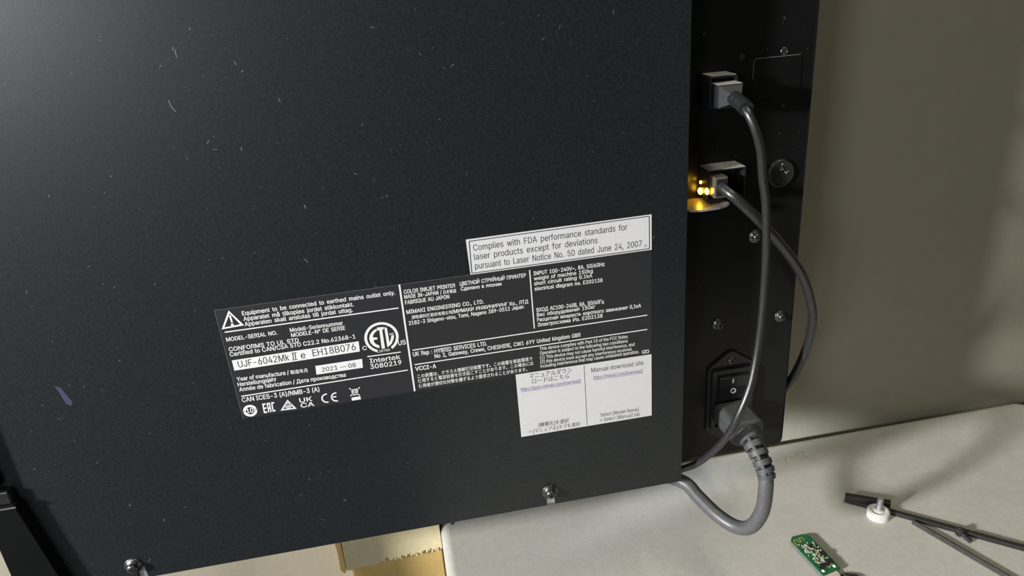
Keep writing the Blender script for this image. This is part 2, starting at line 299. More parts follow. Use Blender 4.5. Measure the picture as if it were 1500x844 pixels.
SHAPES = [
  ('rule', 'p', [(-117.39, -200.73), (-8.04, -200.8), (-8.04, -200.05), (-117.39, -199.98)], 'w'),
  ('rule', 'p', [(-117.15, -247.96), (-7.92, -247.2), (-7.93, -246.45), (-117.16, -247.21)], 'w'),
  ('rule', 'p', [(79.69, -186.46), (80.22, -229.68), (80.97, -229.67), (80.44, -186.45)], 'w'),
  ('rule', 'p', [(-5.88, -184.18), (-5.88, -263.91), (-4.78, -263.91), (-4.78, -184.18)], 'w'),
  ('rule', 'p', [(-2.94, -232.81), (161.2, -232.6), (161.2, -231.9), (-2.94, -232.11)], 'w'),
  ('rule', 'p', [(-2.95, -243.9), (161.2, -243.77), (161.2, -243.07), (-2.96, -243.2)], 'w'),
  ('approval_rule', 'p', [(-32.89, -232.69), (-10.82, -232.91), (-10.82, -232.16), (-32.88, -231.94)], 'w'),
  ('serial_plate', 'p', [(-117.43, -220.73), (-36.74, -220.17), (-37.09, -227.65), (-117.39, -228.19)], 'W'),
  ('serial_plate', 'p', [(-66.97, -233.48), (-36.5, -233.38), (-36.95, -239.91), (-67.32, -240.0)], 'W'),
  ('warning_symbol', 'p', [(-111.95, -185.98), (-104.91, -197.46), (-107.02, -196.44), (-111.78, -188.05)], 'w'),
  ('warning_symbol', 'p', [(-104.91, -197.46), (-118.71, -198.11), (-116.9, -197.05), (-107.02, -196.44)], 'w'),
  ('warning_symbol', 'p', [(-118.71, -198.11), (-111.95, -185.98), (-111.78, -188.05), (-116.9, -197.05)], 'w'),
  ('warning_symbol', 'p', [(-112.53, -189.42), (-111.98, -189.27), (-111.3, -189.62), (-111.18, -194.38), (-111.58, -194.64), (-112.12, -194.39)], 'w'),
  ('warning_symbol', 'r', (-111.81, -196.03, 0.9, 0.0, 0, 360), 'w'),
  ('approval_mark', 'r', (-21.71, -219.81, 11.11, 9.39, -58, 246), 'w'),
  ('approval_mark', 'p', [(-23.57, -212.16), (-19.25, -212.49), (-19.64, -214.24), (-20.59, -214.25), (-20.6, -227.93), (-22.74, -228.12), (-22.36, -214.33), (-24.01, -214.28)], 'w'),
  ('approval_mark', 'p', [(-18.94, -212.64), (-17.34, -213.44), (-17.13, -224.36), (-15.94, -222.01), (-15.19, -219.26), (-13.53, -219.43), (-14.12, -222.04), (-15.77, -225.3), (-17.4, -226.66), (-18.95, -227.49)], 'w'),
  ('approval_mark', 'p', [(-24.19, -212.86), (-26.86, -214.3), (-28.86, -216.65), (-29.71, -219.2), (-29.44, -222.21), (-27.93, -224.91), (-25.79, -226.62), (-24.21, -227.33), (-23.92, -225.3), (-25.48, -224.5), (-26.78, -222.92), (-27.13, -220.7), (-24.72, -220.83), (-24.37, -219.38), (-27.25, -218.9), (-26.68, -217.01), (-25.62, -215.57), (-24.15, -214.58)], 'w'),
  ('compliance_mark', 'r', (-113.94, -259.33, 4.45, 2.76, 0, 360), 'w'),
  ('compliance_mark', 'p', [(-118.93, -259.37), (-117.82, -258.74), (-117.56, -260.11)], 'w'),
  ('compliance_mark', 'p', [(-109.07, -259.1), (-110.06, -258.2), (-110.54, -259.66)], 'w'),
  ('compliance_mark', 'p', [(-105.48, -255.44), (-104.64, -255.45), (-104.85, -262.85), (-105.69, -262.88)], 'w'),
  ('compliance_mark', 'p', [(-104.64, -255.45), (-103.34, -255.46), (-103.37, -256.63), (-104.68, -256.63)], 'w'),
  ('compliance_mark', 'p', [(-104.73, -258.55), (-103.43, -258.54), (-103.47, -259.72), (-104.76, -259.73)], 'w'),
  ('compliance_mark', 'p', [(-104.82, -261.66), (-103.53, -261.63), (-103.56, -262.82), (-104.85, -262.85)], 'w'),
  ('compliance_mark', 'p', [(-102.65, -255.46), (-101.88, -255.47), (-102.12, -262.78), (-102.88, -262.8)], 'w'),
  ('compliance_mark', 'p', [(-101.19, -255.47), (-100.42, -255.48), (-100.68, -262.73), (-101.44, -262.76)], 'w'),
  ('compliance_mark', 'p', [(-101.88, -255.47), (-101.19, -255.47), (-101.23, -256.56), (-101.92, -256.56)], 'w'),
  ('compliance_mark', 'p', [(-102.0, -259.11), (-101.31, -259.1), (-101.35, -260.12), (-102.04, -260.14)], 'w'),
  ('compliance_mark', 'p', [(-99.73, -255.48), (-98.96, -255.49), (-99.24, -262.69), (-100.0, -262.71)], 'w'),
  ('compliance_mark', 'p', [(-98.96, -255.49), (-97.81, -255.5), (-97.86, -256.64), (-99.01, -256.64)], 'w'),
  ('compliance_mark', 'p', [(-99.19, -261.53), (-98.05, -261.51), (-98.1, -262.66), (-99.24, -262.69)], 'w'),
  ('compliance_mark', 'p', [(-89.04, -255.39), (-84.41, -263.22), (-86.22, -262.24), (-89.19, -256.94)], 'w'),
  ('compliance_mark', 'p', [(-84.41, -263.22), (-94.93, -262.84), (-93.07, -262.08), (-86.22, -262.24)], 'w'),
  ('compliance_mark', 'p', [(-94.93, -262.84), (-89.04, -255.39), (-89.19, -256.94), (-93.07, -262.08)], 'w'),
  ('compliance_mark', 'r', (-89.39, -260.06, 2.11, 1.52, 0, 360), 'w'),
  ('compliance_mark', 'p', [(-90.67, -259.81), (-90.01, -261.2), (-89.11, -260.77), (-89.77, -259.38)], 'w'),
  ('compliance_mark', 'p', [(-89.35, -261.45), (-87.2, -259.16), (-87.93, -258.48), (-90.08, -260.77)], 'w'),
  ('compliance_mark', 'r', (-63.76, -258.77, 3.61, 2.67, 80, 280), 'w'),
  ('compliance_mark', 'r', (-57.49, -258.96, 3.63, 2.68, 80, 280), 'w'),
  ('compliance_mark', 'p', [(-60.66, -259.15), (-57.44, -259.11), (-57.45, -258.21), (-60.68, -258.25)], 'w'),
  ('compliance_mark', 'p', [(-48.43, -254.04), (-42.33, -260.86), (-41.89, -260.46), (-47.98, -253.64)], 'w'),
  ('compliance_mark', 'p', [(-41.33, -254.09), (-48.55, -259.76), (-48.18, -260.23), (-40.96, -254.56)], 'w'),
  ('compliance_mark', 'p', [(-47.12, -255.81), (-42.54, -255.85), (-42.54, -255.15), (-47.11, -255.11)], 'w'),
  ('compliance_mark', 'p', [(-47.07, -255.55), (-46.89, -259.55), (-46.19, -259.52), (-46.37, -255.52)], 'w'),
  ('compliance_mark', 'p', [(-43.16, -255.51), (-44.3, -259.43), (-43.63, -259.62), (-42.49, -255.7)], 'w'),
  ('compliance_mark', 'p', [(-46.66, -259.86), (-43.8, -259.74), (-43.83, -259.04), (-46.68, -259.16)], 'w'),
  ('compliance_mark', 'p', [(-47.81, -263.69), (-41.84, -263.67), (-41.85, -261.27), (-47.82, -261.29)], 'w'),
  ('interference_text', 'p', [(157.31, -260.21), (162.03, -260.27), (162.04, -259.77), (157.31, -259.71)], 'w'),
  ('interference_text', 'p', [(157.47, -262.25), (162.2, -262.32), (162.21, -261.82), (157.48, -261.75)], 'w'),
  ('interference_text', 'p', [(157.23, -259.99), (157.22, -262.0), (157.72, -262.01), (157.73, -259.99)], 'w'),
  ('interference_text', 'p', [(161.79, -260.04), (161.96, -262.09), (162.45, -262.05), (162.28, -260.0)], 'w'),
  ('interference_text', 'p', [(158.62, -262.02), (161.15, -260.43), (160.89, -260.01), (158.35, -261.6)], 'w'),
  ('laser_border', 'p', [(42.21, -161.4), (162.48, -160.18), (162.48, -159.58), (42.2, -160.8)], 'k'),
  ('laser_border', 'p', [(162.18, -159.88), (162.35, -182.75), (162.95, -182.75), (162.78, -159.87)], 'k'),
  ('laser_border', 'p', [(162.65, -182.45), (41.87, -182.87), (41.87, -183.47), (162.65, -183.05)], 'k'),
  ('laser_border', 'p', [(42.17, -183.17), (42.51, -161.1), (41.91, -161.09), (41.57, -183.16)], 'k'),
  ('download_rule', 'p', [(114.22, -264.29), (114.83, -314.88), (115.18, -314.87), (114.57, -264.28)], 'k'),
  ('download_japanese_link', 'p', [(68.0, -277.95), (111.48, -278.37), (111.48, -278.15), (68.0, -277.73)], 'b'),
  ('download_english_link', 'p', [(120.92, -277.65), (157.72, -278.31), (157.72, -278.09), (120.92, -277.43)], 'b'),
  ('serial_text', 'p', [(-79.65, -221.69), (-80.06, -226.71), (-79.51, -226.76), (-79.1, -221.73)], 'k'),
  ('serial_text', 'p', [(-78.22, -221.63), (-78.63, -226.65), (-78.08, -226.7), (-77.67, -221.68)], 'k'),
  ('serial_text', 'p', [(-80.4, -221.91), (-76.8, -221.92), (-76.8, -221.47), (-80.4, -221.46)], 'k'),
  ('serial_text', 'p', [(-80.82, -226.93), (-77.2, -226.95), (-77.2, -226.5), (-80.81, -226.48)], 'k'),
]

# ------------------------------------------------------------------ the setting
MB().box(-2600, 2600, 157, 237, -1231, 1400).build('wall_back', 'wall', base=(0, 157, -1231), kind='structure')
MB().box(-2600, 2600, -2600, 157, -1271, -1231).build('floor', 'floor', base=(0, 0, -1231), kind='structure')

# ------------------------------------------------------------------ the table
table = thing('folding_table', 'off-white plastic table top with rounded edges against the wall under the printer', 'table', (320, -120, -1231))
def table_loft():
    """blow-moulded top: rounded corners, rolled edge"""
    R = 8.5; rings = []
    for k in range(11):
        a = math.pi / 2 * k / 10; rings.append((R * (1 - math.cos(a)), -481 - R + R * math.sin(a)))
    rings = [(4, -511), (0, -506)] + rings; m = MB(); loops = []
    for d, z in rings:
        loops.append([(x, y, z) for x, y in rounded(-1.5 + d, 647 - d, -420 + d, 151 - d, 14 - d * .8, 8)])
    n = len(loops[0]); vs = [v for l in loops for v in l]
    fs = [(i * n + k, i * n + (k + 1) % n, (i + 1) * n + (k + 1) % n, (i + 1) * n + k) for i in range(len(loops) - 1) for k in range(n)]
    m.add(vs, fs, True); m.add(loops[-1], [tuple(range(n))]); m.add(loops[0], [tuple(range(n))[::-1]])
    return m
table_loft().build('table_top', 'table', table)
for x in (60, 590):
    for y in (-370, 100):
        MB().tube([(x, y, -1231), (x, y, -508)], 12).build('leg', 'table_leg', table)
def stain(pts): MB().bm(flat_z(pts, -480.93)).build('stain_mark', 'stain', table)
def flat_z(pts, z):
    b = bmesh.new(); f = b.faces.new([b.verts.new((x, y, z)) for x, y in pts]); f.normal_update()
    if f.normal.z < 0: f.normal_flip()
    return b
for x, y, w, h, a in ((292, 127, 2.0, 11, .1), (301, 132, 17, 1.6, .05), (344, 120, 2.6, 12, .5), (351, 121, 2.2, 11, -.2), (358, 123, 2.6, 10, .6),
                      (366, 124, 4, 13, .4), (374, 118, 5, 14, .75), (371, 129, 11, 3, -.3)):
    c, s_ = math.cos(a), math.sin(a)
    stain([(x + c * u - s_ * v, y + s_ * u + c * v) for u, v in ((-w / 2, -h / 2), (w * .4, -h * .45), (w / 2, h / 2), (-w * .3, h * .4))])

# ------------------------------------------------------------------ the printer
PR = thing('inkjet_printer', 'large black printer seen from behind, with labels, ports and cables above the table', 'printer', (0, 60, -1231))
# cover: one sheet with two open screw slots in its lower edge
out = [(-282, 420), (189, 420), (189, -381)]
for sx in (84.5, -212.3):
    out += [(sx + 3.2, -381), (sx + 3.0, -372)] + [(sx + 3 * math.cos(t), -372 + 3 * math.sin(t)) for t in (.8, 1.57, 2.3)] + [(sx - 3.0, -372), (sx - 3.2, -381)]
out += [(-282, -381)]
cover = MB().prism(out, 0, 1.6)
cover.box(187.4, 189, 1.5, 29.5, -381, 420)
cover.box(-282, 189, 3.6, 29.5, -381, -379.6)
cover.build('rear_cover', 'cover', PR)
for sx in (84.5, -212.3):
    MB().box(sx - 5, sx + 5, 1.8, 3, -380.9, -364).build('mounting_tab', 'steel', PR)
MB().box(-280, 284, 31.5, 128, -384, 420).build('chassis', 'body', PR)
# connector plate beside the cover
pl = MB().prism([(-280, 420), (289.6, 420), (289.6, -382), (288.7, -384.4), (286.5, -385.2), (-280, -385.2)], 30, 31.4)
pl.box(288.3, 289.6, 31.4, 60, -381, 420)
pl.build('connector_plate', 'plate', PR)
MB().prism([(288.9, 420), (290.0, 420), (290.0, -381), (288.9, -381)], 29.75, 31.8, bevel=.25).build('edge_trim', 'body', PR)
bp_ = MB().prism(rounded(245.8, 280.6, -97, -70.3, 2.5), 29.55, 30).build('blanking_plate', 'plate', PR)
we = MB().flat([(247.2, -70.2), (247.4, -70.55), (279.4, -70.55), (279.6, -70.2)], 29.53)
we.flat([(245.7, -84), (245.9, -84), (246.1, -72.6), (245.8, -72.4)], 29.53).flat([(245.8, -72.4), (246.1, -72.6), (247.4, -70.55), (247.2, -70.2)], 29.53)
we.build('pale_edge', 'table_leg', bp_)  # paler strips along the plate's top and left edges
MB().box(7, 10, 2, 5, -385, -381, bevel=.4).build('rubber_peg', 'black', PR)
for x, z, r, q in ((267.6, -67.4, 1.9, 1), (237.6, -68.2, 2.0, 0), (269.4, -103.6, 1.5, 0)):
    h = MB().prism(disc(x, z, r), 29.8, 30).build('screw_hole', 'recess', PR)
    if q: MB().lathe((x, 30, z), (0, -1, 0), [(0, r + .7), (.35, r + .5), (.35, r), (0, r)], caps=False).build('hole_rim', 'screw', h)
MB().lathe((289.8, 40, -147.5), (1, 0, 0), [(0, 2), (1.2, 1.8), (2, .8)], n=16).build('side_screw', 'screw', PR)
# frame upright in front of the cover's left edge: lower flange, latch block, upper strip
MB().prism([(-288.3, -298), (-268.6, -298), (-259.6, -365), (-253, -440), (-253, -1231), (-288.3, -1231)], -8, 14, bevel=.8).build('frame_leg', 'body', PR)
MB().prism([(-289, -299.4), (-267.8, -299.4), (-268.2, -297), (-289, -297)], -8.8, 14, bevel=.5).build('leg_cap', 'body', PR)
MB().box(-289, -267.9, -9.0, -8.75, -299.0, -298.2).build('pale_edge', 'table_leg', PR)  # paler strip stands in for the light caught by the cap's lip
MB().box(-286, -270.4, -6.5, 0, -297, -287.6, bevel=.8).build('latch_block', 'black', PR)
MB().box(-300, -275.5, -7, 0, -286, 420, bevel=.8).build('frame_strip', 'body', PR)

def screw(x, z, y, r, label=None, head=.62):
    """Phillips pan head on a spring washer, facing -y"""
    s = MB().lathe((x, y - r * .34, z), (0, -1, 0), [(0, r * head), (r * .38, r * head), (r * .50, r * head * .93), (r * .58, r * head * .72), (r * .61, r * head * .35), (r * .615, .01)], n=24).build('screw', 'screw', PR)
    MB().lathe((x, y, z), (0, -1, 0), [(0, r * 1.06), (r * .12, r * 1.06), (r * .16, r * 1.02), (r * .16, r * .78), (r * .34, r * .76), (r * .34, r * .3)], n=28, caps=False).build('washer', 'screw', s)
    c = MB(); k = r * head
    for w_, h_ in ((k * .62, k * .17), (k * .17, k * .62)):
        c.box(x - w_, x + w_, y - r * .97, y - r * .74, z - h_, z + h_)
    c.build('cross_slot', 'recess', s)
    return s
screw(84.2, -368.6, 0, 5.8); screw(-215.9, -368.2, 0, 5.8)
screw(254.5, -196.5, 30, 4.8); screw(228.6, -264.5, 30, 4.4); screw(279.6, -265.6, 30, 4.4)

# round cap on the connector plate
cap = MB().lathe((270.9, 30, -151), (0, -1, 0), [(0, 10.2), (1.2, 10.2), (2.0, 9.8), (2.4, 9.0), (2.2, 8.6), (2.0, 8.2), (2.0, .01)], n=48, caps=False).build('round_cap', 'black', PR)
wm = MB()
for px, pz, w_, h_ in ((270.9, -144.2, 1.3, 1.2), (270.6, -146.2, .7, .5), (270.3, -148, 2.0, .8), (271.5, -147.8, 1.0, .8), (273.6, -150.2, 1.6, .9), (274.6, -150.8, 1.2, 1.4), (275.8, -149.6, 1.0, .6)):
    wm.flat([(px - w_ / 2, pz - h_ / 2), (px + w_ * .5, pz - h_ * .35), (px + w_ * .35, pz + h_ / 2), (px - w_ * .4, pz + h_ * .4)], 27.93)
wm.build('pale_marks', 'dust', cap, kind='stuff')  # small pale flecks on the cap's face
MB().box(266.2, 270.0, 27.5, 28, -157.6, -154.2, M4=None).build('moulded_tab', 'usb', cap)

def sleeve(x0, x1, z0, z1, y0, y1, t, r):
    """open rectangular sleeve standing out of the plate"""
    o_ = rounded(x0, x1, z0, z1, r, 4); i_ = rounded(x0 + t, x1 - t, z0 + t, z1 - t, max(.3, r - t), 4); n = len(o_); m = MB()
    vs = [(x, y0, z) for x, z in o_] + [(x, y1, z) for x, z in o_] + [(x, y0, z) for x, z in i_] + [(x, y1, z) for x, z in i_]
    fs = []
    for k in range(n):
        j = (k + 1) % n
        fs += [(k, j, n + j, n + k), (2 * n + k, 3 * n + k, 3 * n + j, 2 * n + j), (k, 2 * n + k, 2 * n + j, j)]
    return m.add(vs, fs)
us = sleeve(208.2, 227.4, -97, -76.6, 14, 30, 1.3, 2).build('data_port', 'black', PR)
MB().box(209.6, 226, 26, 29.9, -95.6, -78, ).build('port_interior', 'recess', us)
MB().box(209.6, 226.4, 14.2, 29.8, -76.62, -76.35, bevel=.1).build('dust_film', 'dust', us)
ns = sleeve(208.9, 236.0, -158.6, -138.2, 13, 30, .9, .95).build('network_port', 'black', PR)
MB().box(210, 235, 27, 29.9, -157.5, -139.3).build('port_interior', 'recess', ns)
MB().box(209.4, 235.7, 13.2, 29.8, -138.22, -137.95, bevel=.1).build('dust_film', 'dust', ns)
for y, z, r in ((24.8, -155.3, 2.3), (13.6, -152.4, 2.2), (25, -149.0, 1.1)):
    MB().lathe((208.9, y, z), (-1, 0, 0), [(0, r), (r * .35, r * .9), (r * .6, r * .6), (r * .7, .02)], n=20).build('status_light', 'amber', ns)
tray_pts = [(192, 30), (192, 7), (196, 4.2), (203, 3.2), (214, 4), (220, 6.2), (223.6, 9.5), (224.4, 13), (223, 18), (223, 30)]
MB().prism(tray_pts, -163, -161.6, axis='z', bevel=.3).build('port_shelf', 'tray', ns)

# mains inlet with rocker switch
inl = MB().prism([(237, -289.6), (240, -288.8), (243, -289.6), (258.2, -300.5), (259.8, -303.4), (259.8, -358), (258, -361), (243, -371), (237, -371), (222.6, -361), (221, -358), (221, -303.4), (222.4, -300.5)], 27.6, 30, bevel=.5).build('mains_inlet', 'rocker', PR)
sleeve(223.6, 257.4, -358, -303, 24.6, 27.7, 3.4, 2.2).build('inlet_frame', 'rocker', inl)
MB().box(226.5, 254.5, 25.8, 27.6, -332, -306).build('inlet_face', 'recess', inl)
MB().prism([(25.8, -308.6), (22.6, -309.6), (24.2, -319), (22.2, -328.4), (25.8, -329.4)], 228.8, 253.6, axis='x', bevel=.4).build('rocker_switch', 'rocker', inl)
MB().flat([(239.0, -310.4), (240.1, -310.4), (240.1, -314.2), (239.0, -314.2)], 22.45).build('on_mark', 'white', inl)
MB().lathe((240.3, 23.3, -321.6), (0, -1, 0), [(0, 2.35), (.5, 2.35), (.5, 1.45), (0, 1.45)], n=28, smooth=False, caps=False).build('off_mark', 'white', inl)
f_s = MB().lathe((240.2, 27.6, -297.6), (0, -1, 0), [(0, 3.4), (.4, 3.4), (.9, 2.8), (1.2, 1.6), (1.25, .01)], n=24).build('flange_screw', 'screw', inl)

fx = MB()
for w_, h_ in ((1.6, .45), (.45, 1.6)): fx.box(240.2 - w_, 240.2 + w_, 26.25, 27.2, -297.6 - h_, -297.6 + h_)
fx.build('screw_cross', 'recess', inl)

# ---- labels and their print
class_y = {'w': -.22, 'W': -.20, 'k': -.36, 'b': -.36}
def sheet(name, pts, t, material, **kw):
    m = MB().prism(pts, -t, 0); return m.build(name, material, PR, **kw)
rating = sheet('rating_label', [(-120.18, -184.64), (164.3, -183.8), (164.35, -263.6), (-119.6, -264.62)], .16, 'label', label='black rating label with white print and approval marks')
edge = MB()
for a, b_ in (((-120.18, -184.64), (164.3, -183.8)), ((-120.18, -184.64), (-119.6, -264.62))):
    d = (Vector(b_) - Vector(a)).normalized(); n_ = Vector((-d.y, d.x)) * .16
    edge.flat([tuple(Vector(a) - n_), tuple(Vector(b_) - n_), tuple(Vector(b_) + n_), tuple(Vector(a) + n_)], -.17)
edge.build('label_edge_highlight', 'label_edge_highlight', rating)  # paler lines: highlight along the label's top and left edges, put into the colour
laser = sheet('laser_notice_sticker', [(40.22, -159.75), (164.1, -158.85), (164.25, -183.75), (40.95, -184.1)], .30, 'sticker', label='white sticker with a black border and three printed lines')
download = sheet('manual_download_sticker', [(65.2, -263.3), (164.25, -263.9), (164.55, -315.6), (65.7, -315.4)], .30, 'sticker', label='white two-column sticker below the black rating label')
owner = {}
def parent_of(block):
    return laser if block.startswith('laser') else download if block.startswith('download') else rating
ink = {'w': 'white', 'W': 'white', 'k': 'ink', 'b': 'link'}
blocks = {}
def put(block, col, verts, faces):
    blocks.setdefault(block, (MB(), col))[0].add(verts, faces)
def level(block, col):
    if block.startswith(('laser', 'download')): return -.36
    return -.26 if col == 'k' else (-.20 if col == 'W' else -.22)
for block, kind, data, col in SHAPES:
    y = level(block, col); b = bmesh.new()
    if kind == 'p':
        f = b.faces.new([b.verts.new((x, y, z)) for x, z in data]); f.normal_update()
        if f.normal.y > 0: f.normal_flip()
    else:
        cx, cz, r0, r1, a0, a1 = data
        o_ = [b.verts.new((x, y, z)) for x, z in disc(cx, cz, r0, 48, a0, a1)]
        if r1 < .01: b.faces.new(o_[::-1])
        else:
            i_ = [b.verts.new((x, y, z)) for x, z in disc(cx, cz, r1, 48, a0, a1)]
            n_ = len(o_)
            for k in range(n_ if a1 - a0 == 360 else n_ - 1):
                j = (k + 1) % n_; b.faces.new((o_[k], i_[k], i_[j], o_[j]))
    bmesh.ops.triangulate(b, faces=b.faces[:])
    b.verts.index_update()
    put(block, col, [v.co[:] for v in b.verts], [[v.index for v in f.verts] for f in b.faces]); b.free()
tmp = []
import os
face = None
try:                                        # Blender's own bundled grotesque; the built-in face if it is not there
    face = bpy.data.fonts.load(os.path.join(bpy.utils.resource_path('LOCAL'), 'datafiles', 'fonts', 'Inter.woff2'))
except Exception: pass
WORD = {'earthing_warning_text': 1.7, 'laser_text': 1.7, 'input_text': 1.5, 'product_text': 1.4, 'maker_text': 1.4, 'representative_text': 1.5, 'model_heading_text': 1.4, 'standards_text': 1.2}
for block, body, x0, z0, x1, z1, cap_h, bold, col in TEXT:
    c = bpy.data.curves.new('line', 'FONT'); c.body = body; c.space_word = WORD.get(block, 1.0)
    cjk = any(ord(ch) > 0x2E80 for ch in body)
    c.resolution_u = 2 if cjk or not face else 3
    if face and not cjk: c.font = face
    if cjk or not face: c.offset = bold * .4
    o = bpy.data.objects.new('line', c); COL.objects.link(o); tmp.append(o)
hc = bpy.data.curves.new('line', 'FONT'); hc.body = 'H'; ho = bpy.data.objects.new('line', hc); COL.objects.link(ho); tmp.append(ho)
if face: hc.font = face
dg = bpy.context.evaluated_depsgraph_get()
hm = ho.evaluated_get(dg).to_mesh(); CAP = max(v.co.y for v in hm.vertices); CAP = CAP if CAP > .1 else .68; ho.evaluated_get(dg).to_mesh_clear()
def letter_mesh(o):
    """fill every outline with the holes that lie in it, so that overlapping strokes of one letter stay solid"""
    cu = o.evaluated_get(dg).to_curve(dg); loops = []
    for sp in cu.splines:
        bz = sp.bezier_points; n = len(bz); pts = []
        for k in range(n):
            p, q = bz[k], bz[(k + 1) % n]
            straight = (p.handle_right - p.co).cross(q.co - p.co).length < 1e-6 and (q.handle_left - q.co).cross(q.co - p.co).length < 1e-6
            pts += [p.co.copy()] if straight else interpolate_bezier(p.co, p.handle_right, q.handle_left, q.co, 4)[:-1]
        out_ = []
        for p in pts:
            if not out_ or (p - out_[-1]).length > 1e-5: out_.append(p)
        if len(out_) > 2:
            ar = sum(out_[k - 1].x * out_[k].y - out_[k].x * out_[k - 1].y for k in range(len(out_))) / 2
            loops.append((ar, out_))
    o.evaluated_get(dg).to_curve_clear()
    sign = max(loops, key=lambda t: abs(t[0]))[0]
    outer = [[abs(a), l, []] for a, l in loops if a * sign > 0]
    def inside(p, l):
        r = False
        for k in range(len(l)):
            a, c = l[k - 1], l[k]
            if (a.y > p.y) != (c.y > p.y) and p.x < (c.x - a.x) * (p.y - a.y) / (c.y - a.y) + a.x: r = not r
        return r
    for a, l in loops:
        if a * sign < 0:
            home = [t for t in outer if inside(l[0], t[1])]
            if home: min(home, key=lambda t: t[0])[2].append(l)
    V, F = [], []
    for a, l, holes in outer:
        flat_ = [p for q in [l] + holes for p in q]; n = len(V)
        V += [(p.x, p.y) for p in flat_]
        F += [[n + k for k in t] for t in tessellate_polygon([l] + holes)]
    return V, F
for o, (block, body, x0, z0, x1, z1, cap_h, bold, col) in zip(tmp, TEXT):
    cjk = any(ord(ch) > 0x2E80 for ch in body)
    if cjk or not face:
        me = o.evaluated_get(dg).to_mesh()
        lv = [(v.co.x, v.co.y) for v in me.vertices]; fs = [list(p.vertices) for p in me.polygons]
        o.evaluated_get(dg).to_mesh_clear()
    else: lv, fs = letter_mesh(o)
    xs = [v[0] for v in lv]; mn, mx_ = min(xs), max(xs)
    d = Vector((x1 - x0, z1 - z0)); L = d.length; d.normalize(); n_ = Vector((-d.y, d.x))
    sx = L / (mx_ - mn); sz = cap_h / (.80 if cjk else CAP); y = level(block, col)
    e = bold * .78 * cap_h / .7
    strokes = ((0, 0),) if (e < .01 or cjk or not face) else ((-e, -e * .6), (e, -e * .6), (0, e * .8))
    for k, (ex, ez) in enumerate(strokes):          # heavier print: the letter struck again a hair's breadth away
        vs = []
        for v in lv:
            q = d * ((v[0] - mn) * sx + ex) + n_ * (v[1] * sz + ez); vs.append((x0 + q.x, y - k * .004, z0 + q.y))
        put(block, col, vs, fs)
for o in tmp:
    c = o.data; bpy.data.objects.remove(o); bpy.data.curves.remove(c)
for block, (m, col) in blocks.items():
    m.build(block, ink[col], parent_of(block))

# ---- scuff and lint on the cover
MB().flat([(-224.5, -220.3), (-221.2, -222.5), (-219.6, -227.5), (-217.6, -233.2), (-218.8, -236), (-221.4, -234.4), (-222.4, -229.5), (-223.0, -225)], -.04).build('scuff_mark', 'scuff', PR)
rnd = random.Random(5)
lint = MB()
def fleck(x, z, l, w, a):
    c, s_ = math.cos(a), math.sin(a)
    bend = rnd.uniform(-.12, .12) * l
    p = [(-l / 2, 0), (0, bend), (l / 2, 0)]
    up = [(q[0], q[1] + w / 2) for q in p]; dn = [(q[0], q[1] - w / 2) for q in p]
    V = [(x + c * u - s_ * v, -.05, z + s_ * u + c * v) for u, v in up + dn]
    lint.add(V, [(0, 1, 4, 3), (1, 2, 5, 4)])
for x, z, l, a in ((-96.4, -20.2, 1.5, 1), (-106.3, -32.1, 4.5, 1.5), (-115.9, -38, 1.4, .6), (-115, -59.4, 7, 1.9), (-100.6, -81.3, 2.0, .8), (-83.3, -87.2, 2.4, 1.3),
                   (-57.3, -62.3, 2.2, 1.8), (-54.3, -125.8, 2.6, 1.9), (-74, -44.8, 1.3, .9), (-156.6, -94.6, 1.2, .3), (-107.2, -29.8, 2.5, 1.4), (-187.3, -334.5, 2.2, 1.8),
                   (-31.6, -214.5, 1.4, 1.2), (-66, -344, 1.5, 1.4), (-86.4, -321, 1.3, .7), (-205.2, -317.6, 2, 1.1), (-77, -40, 2.2, 1.8), (-60, -160, 3.5, 2.2)):
    fleck(x, z, l, .38, a)
for k in range(150):
    fleck(rnd.uniform(-270, 185), rnd.uniform(-375, 10), rnd.choice((.6, .8, 1.2, 1.8, 2.6)), rnd.uniform(.14, .28), rnd.uniform(0, 3.14))
lint.build('lint', 'lint', PR, kind='stuff')

# ------------------------------------------------------------------ cables
# mains cord: moulded plug, slotted strain relief, thick cord
PC = thing('power_cord', 'thick grey mains cord with slotted strain relief plugged in below the rocker switch', 'cord', (239, 10, -343))
pb = MB().prism([(226, -335), (229, -332), (249.5, -332), (252.4, -335), (252.4, -348), (246, -353.5), (232, -353.5), (226, -349)], -6, 25.7, bevel=1.6)
pb.lathe((239.2, -5.5, -342.8), (.05, -1, -.28), [(0, 9.3), (4, 8.6), (5, 7.6)], n=28)
pb.build('plug', 'plug', PC)
bp = spline([(239.2, -6, -342.8), (239.6, -15, -346), (240.8, -23.5, -351.6), (242.2, -30, -359.4), (242.4, -33, -365)], 24)
N = len(bp); rad = []
def envelope(i): return 8.3 - 1.9 * i / (N - 1)
for i in range(N):
    s_ = i / (N - 1); k = (s_ * 6.6 + .35) % 1.0
    rad.append(envelope(i) if (k < .64 or s_ > .88) else envelope(i) - 3.2)
sr = MB().tube(bp, rad, n=64, smooth=False)
eye = Vector((-240, -460, 345)).normalized()
for ang in (.15, 2.0, 4.2):
    rib = []
    for i, p in enumerate(bp[:-2]):
        t = (bp[i + 1] - bp[max(i - 1, 0)]).normalized(); u = (eye - t * eye.dot(t)).normalized(); w_ = t.cross(u)
        rib.append(p + (u * math.cos(ang) + w_ * math.sin(ang)) * (envelope(i) - 1.9))
    sr.tube(rib, 1.7, n=8)
sr.build('strain_relief', 'plug', PC)
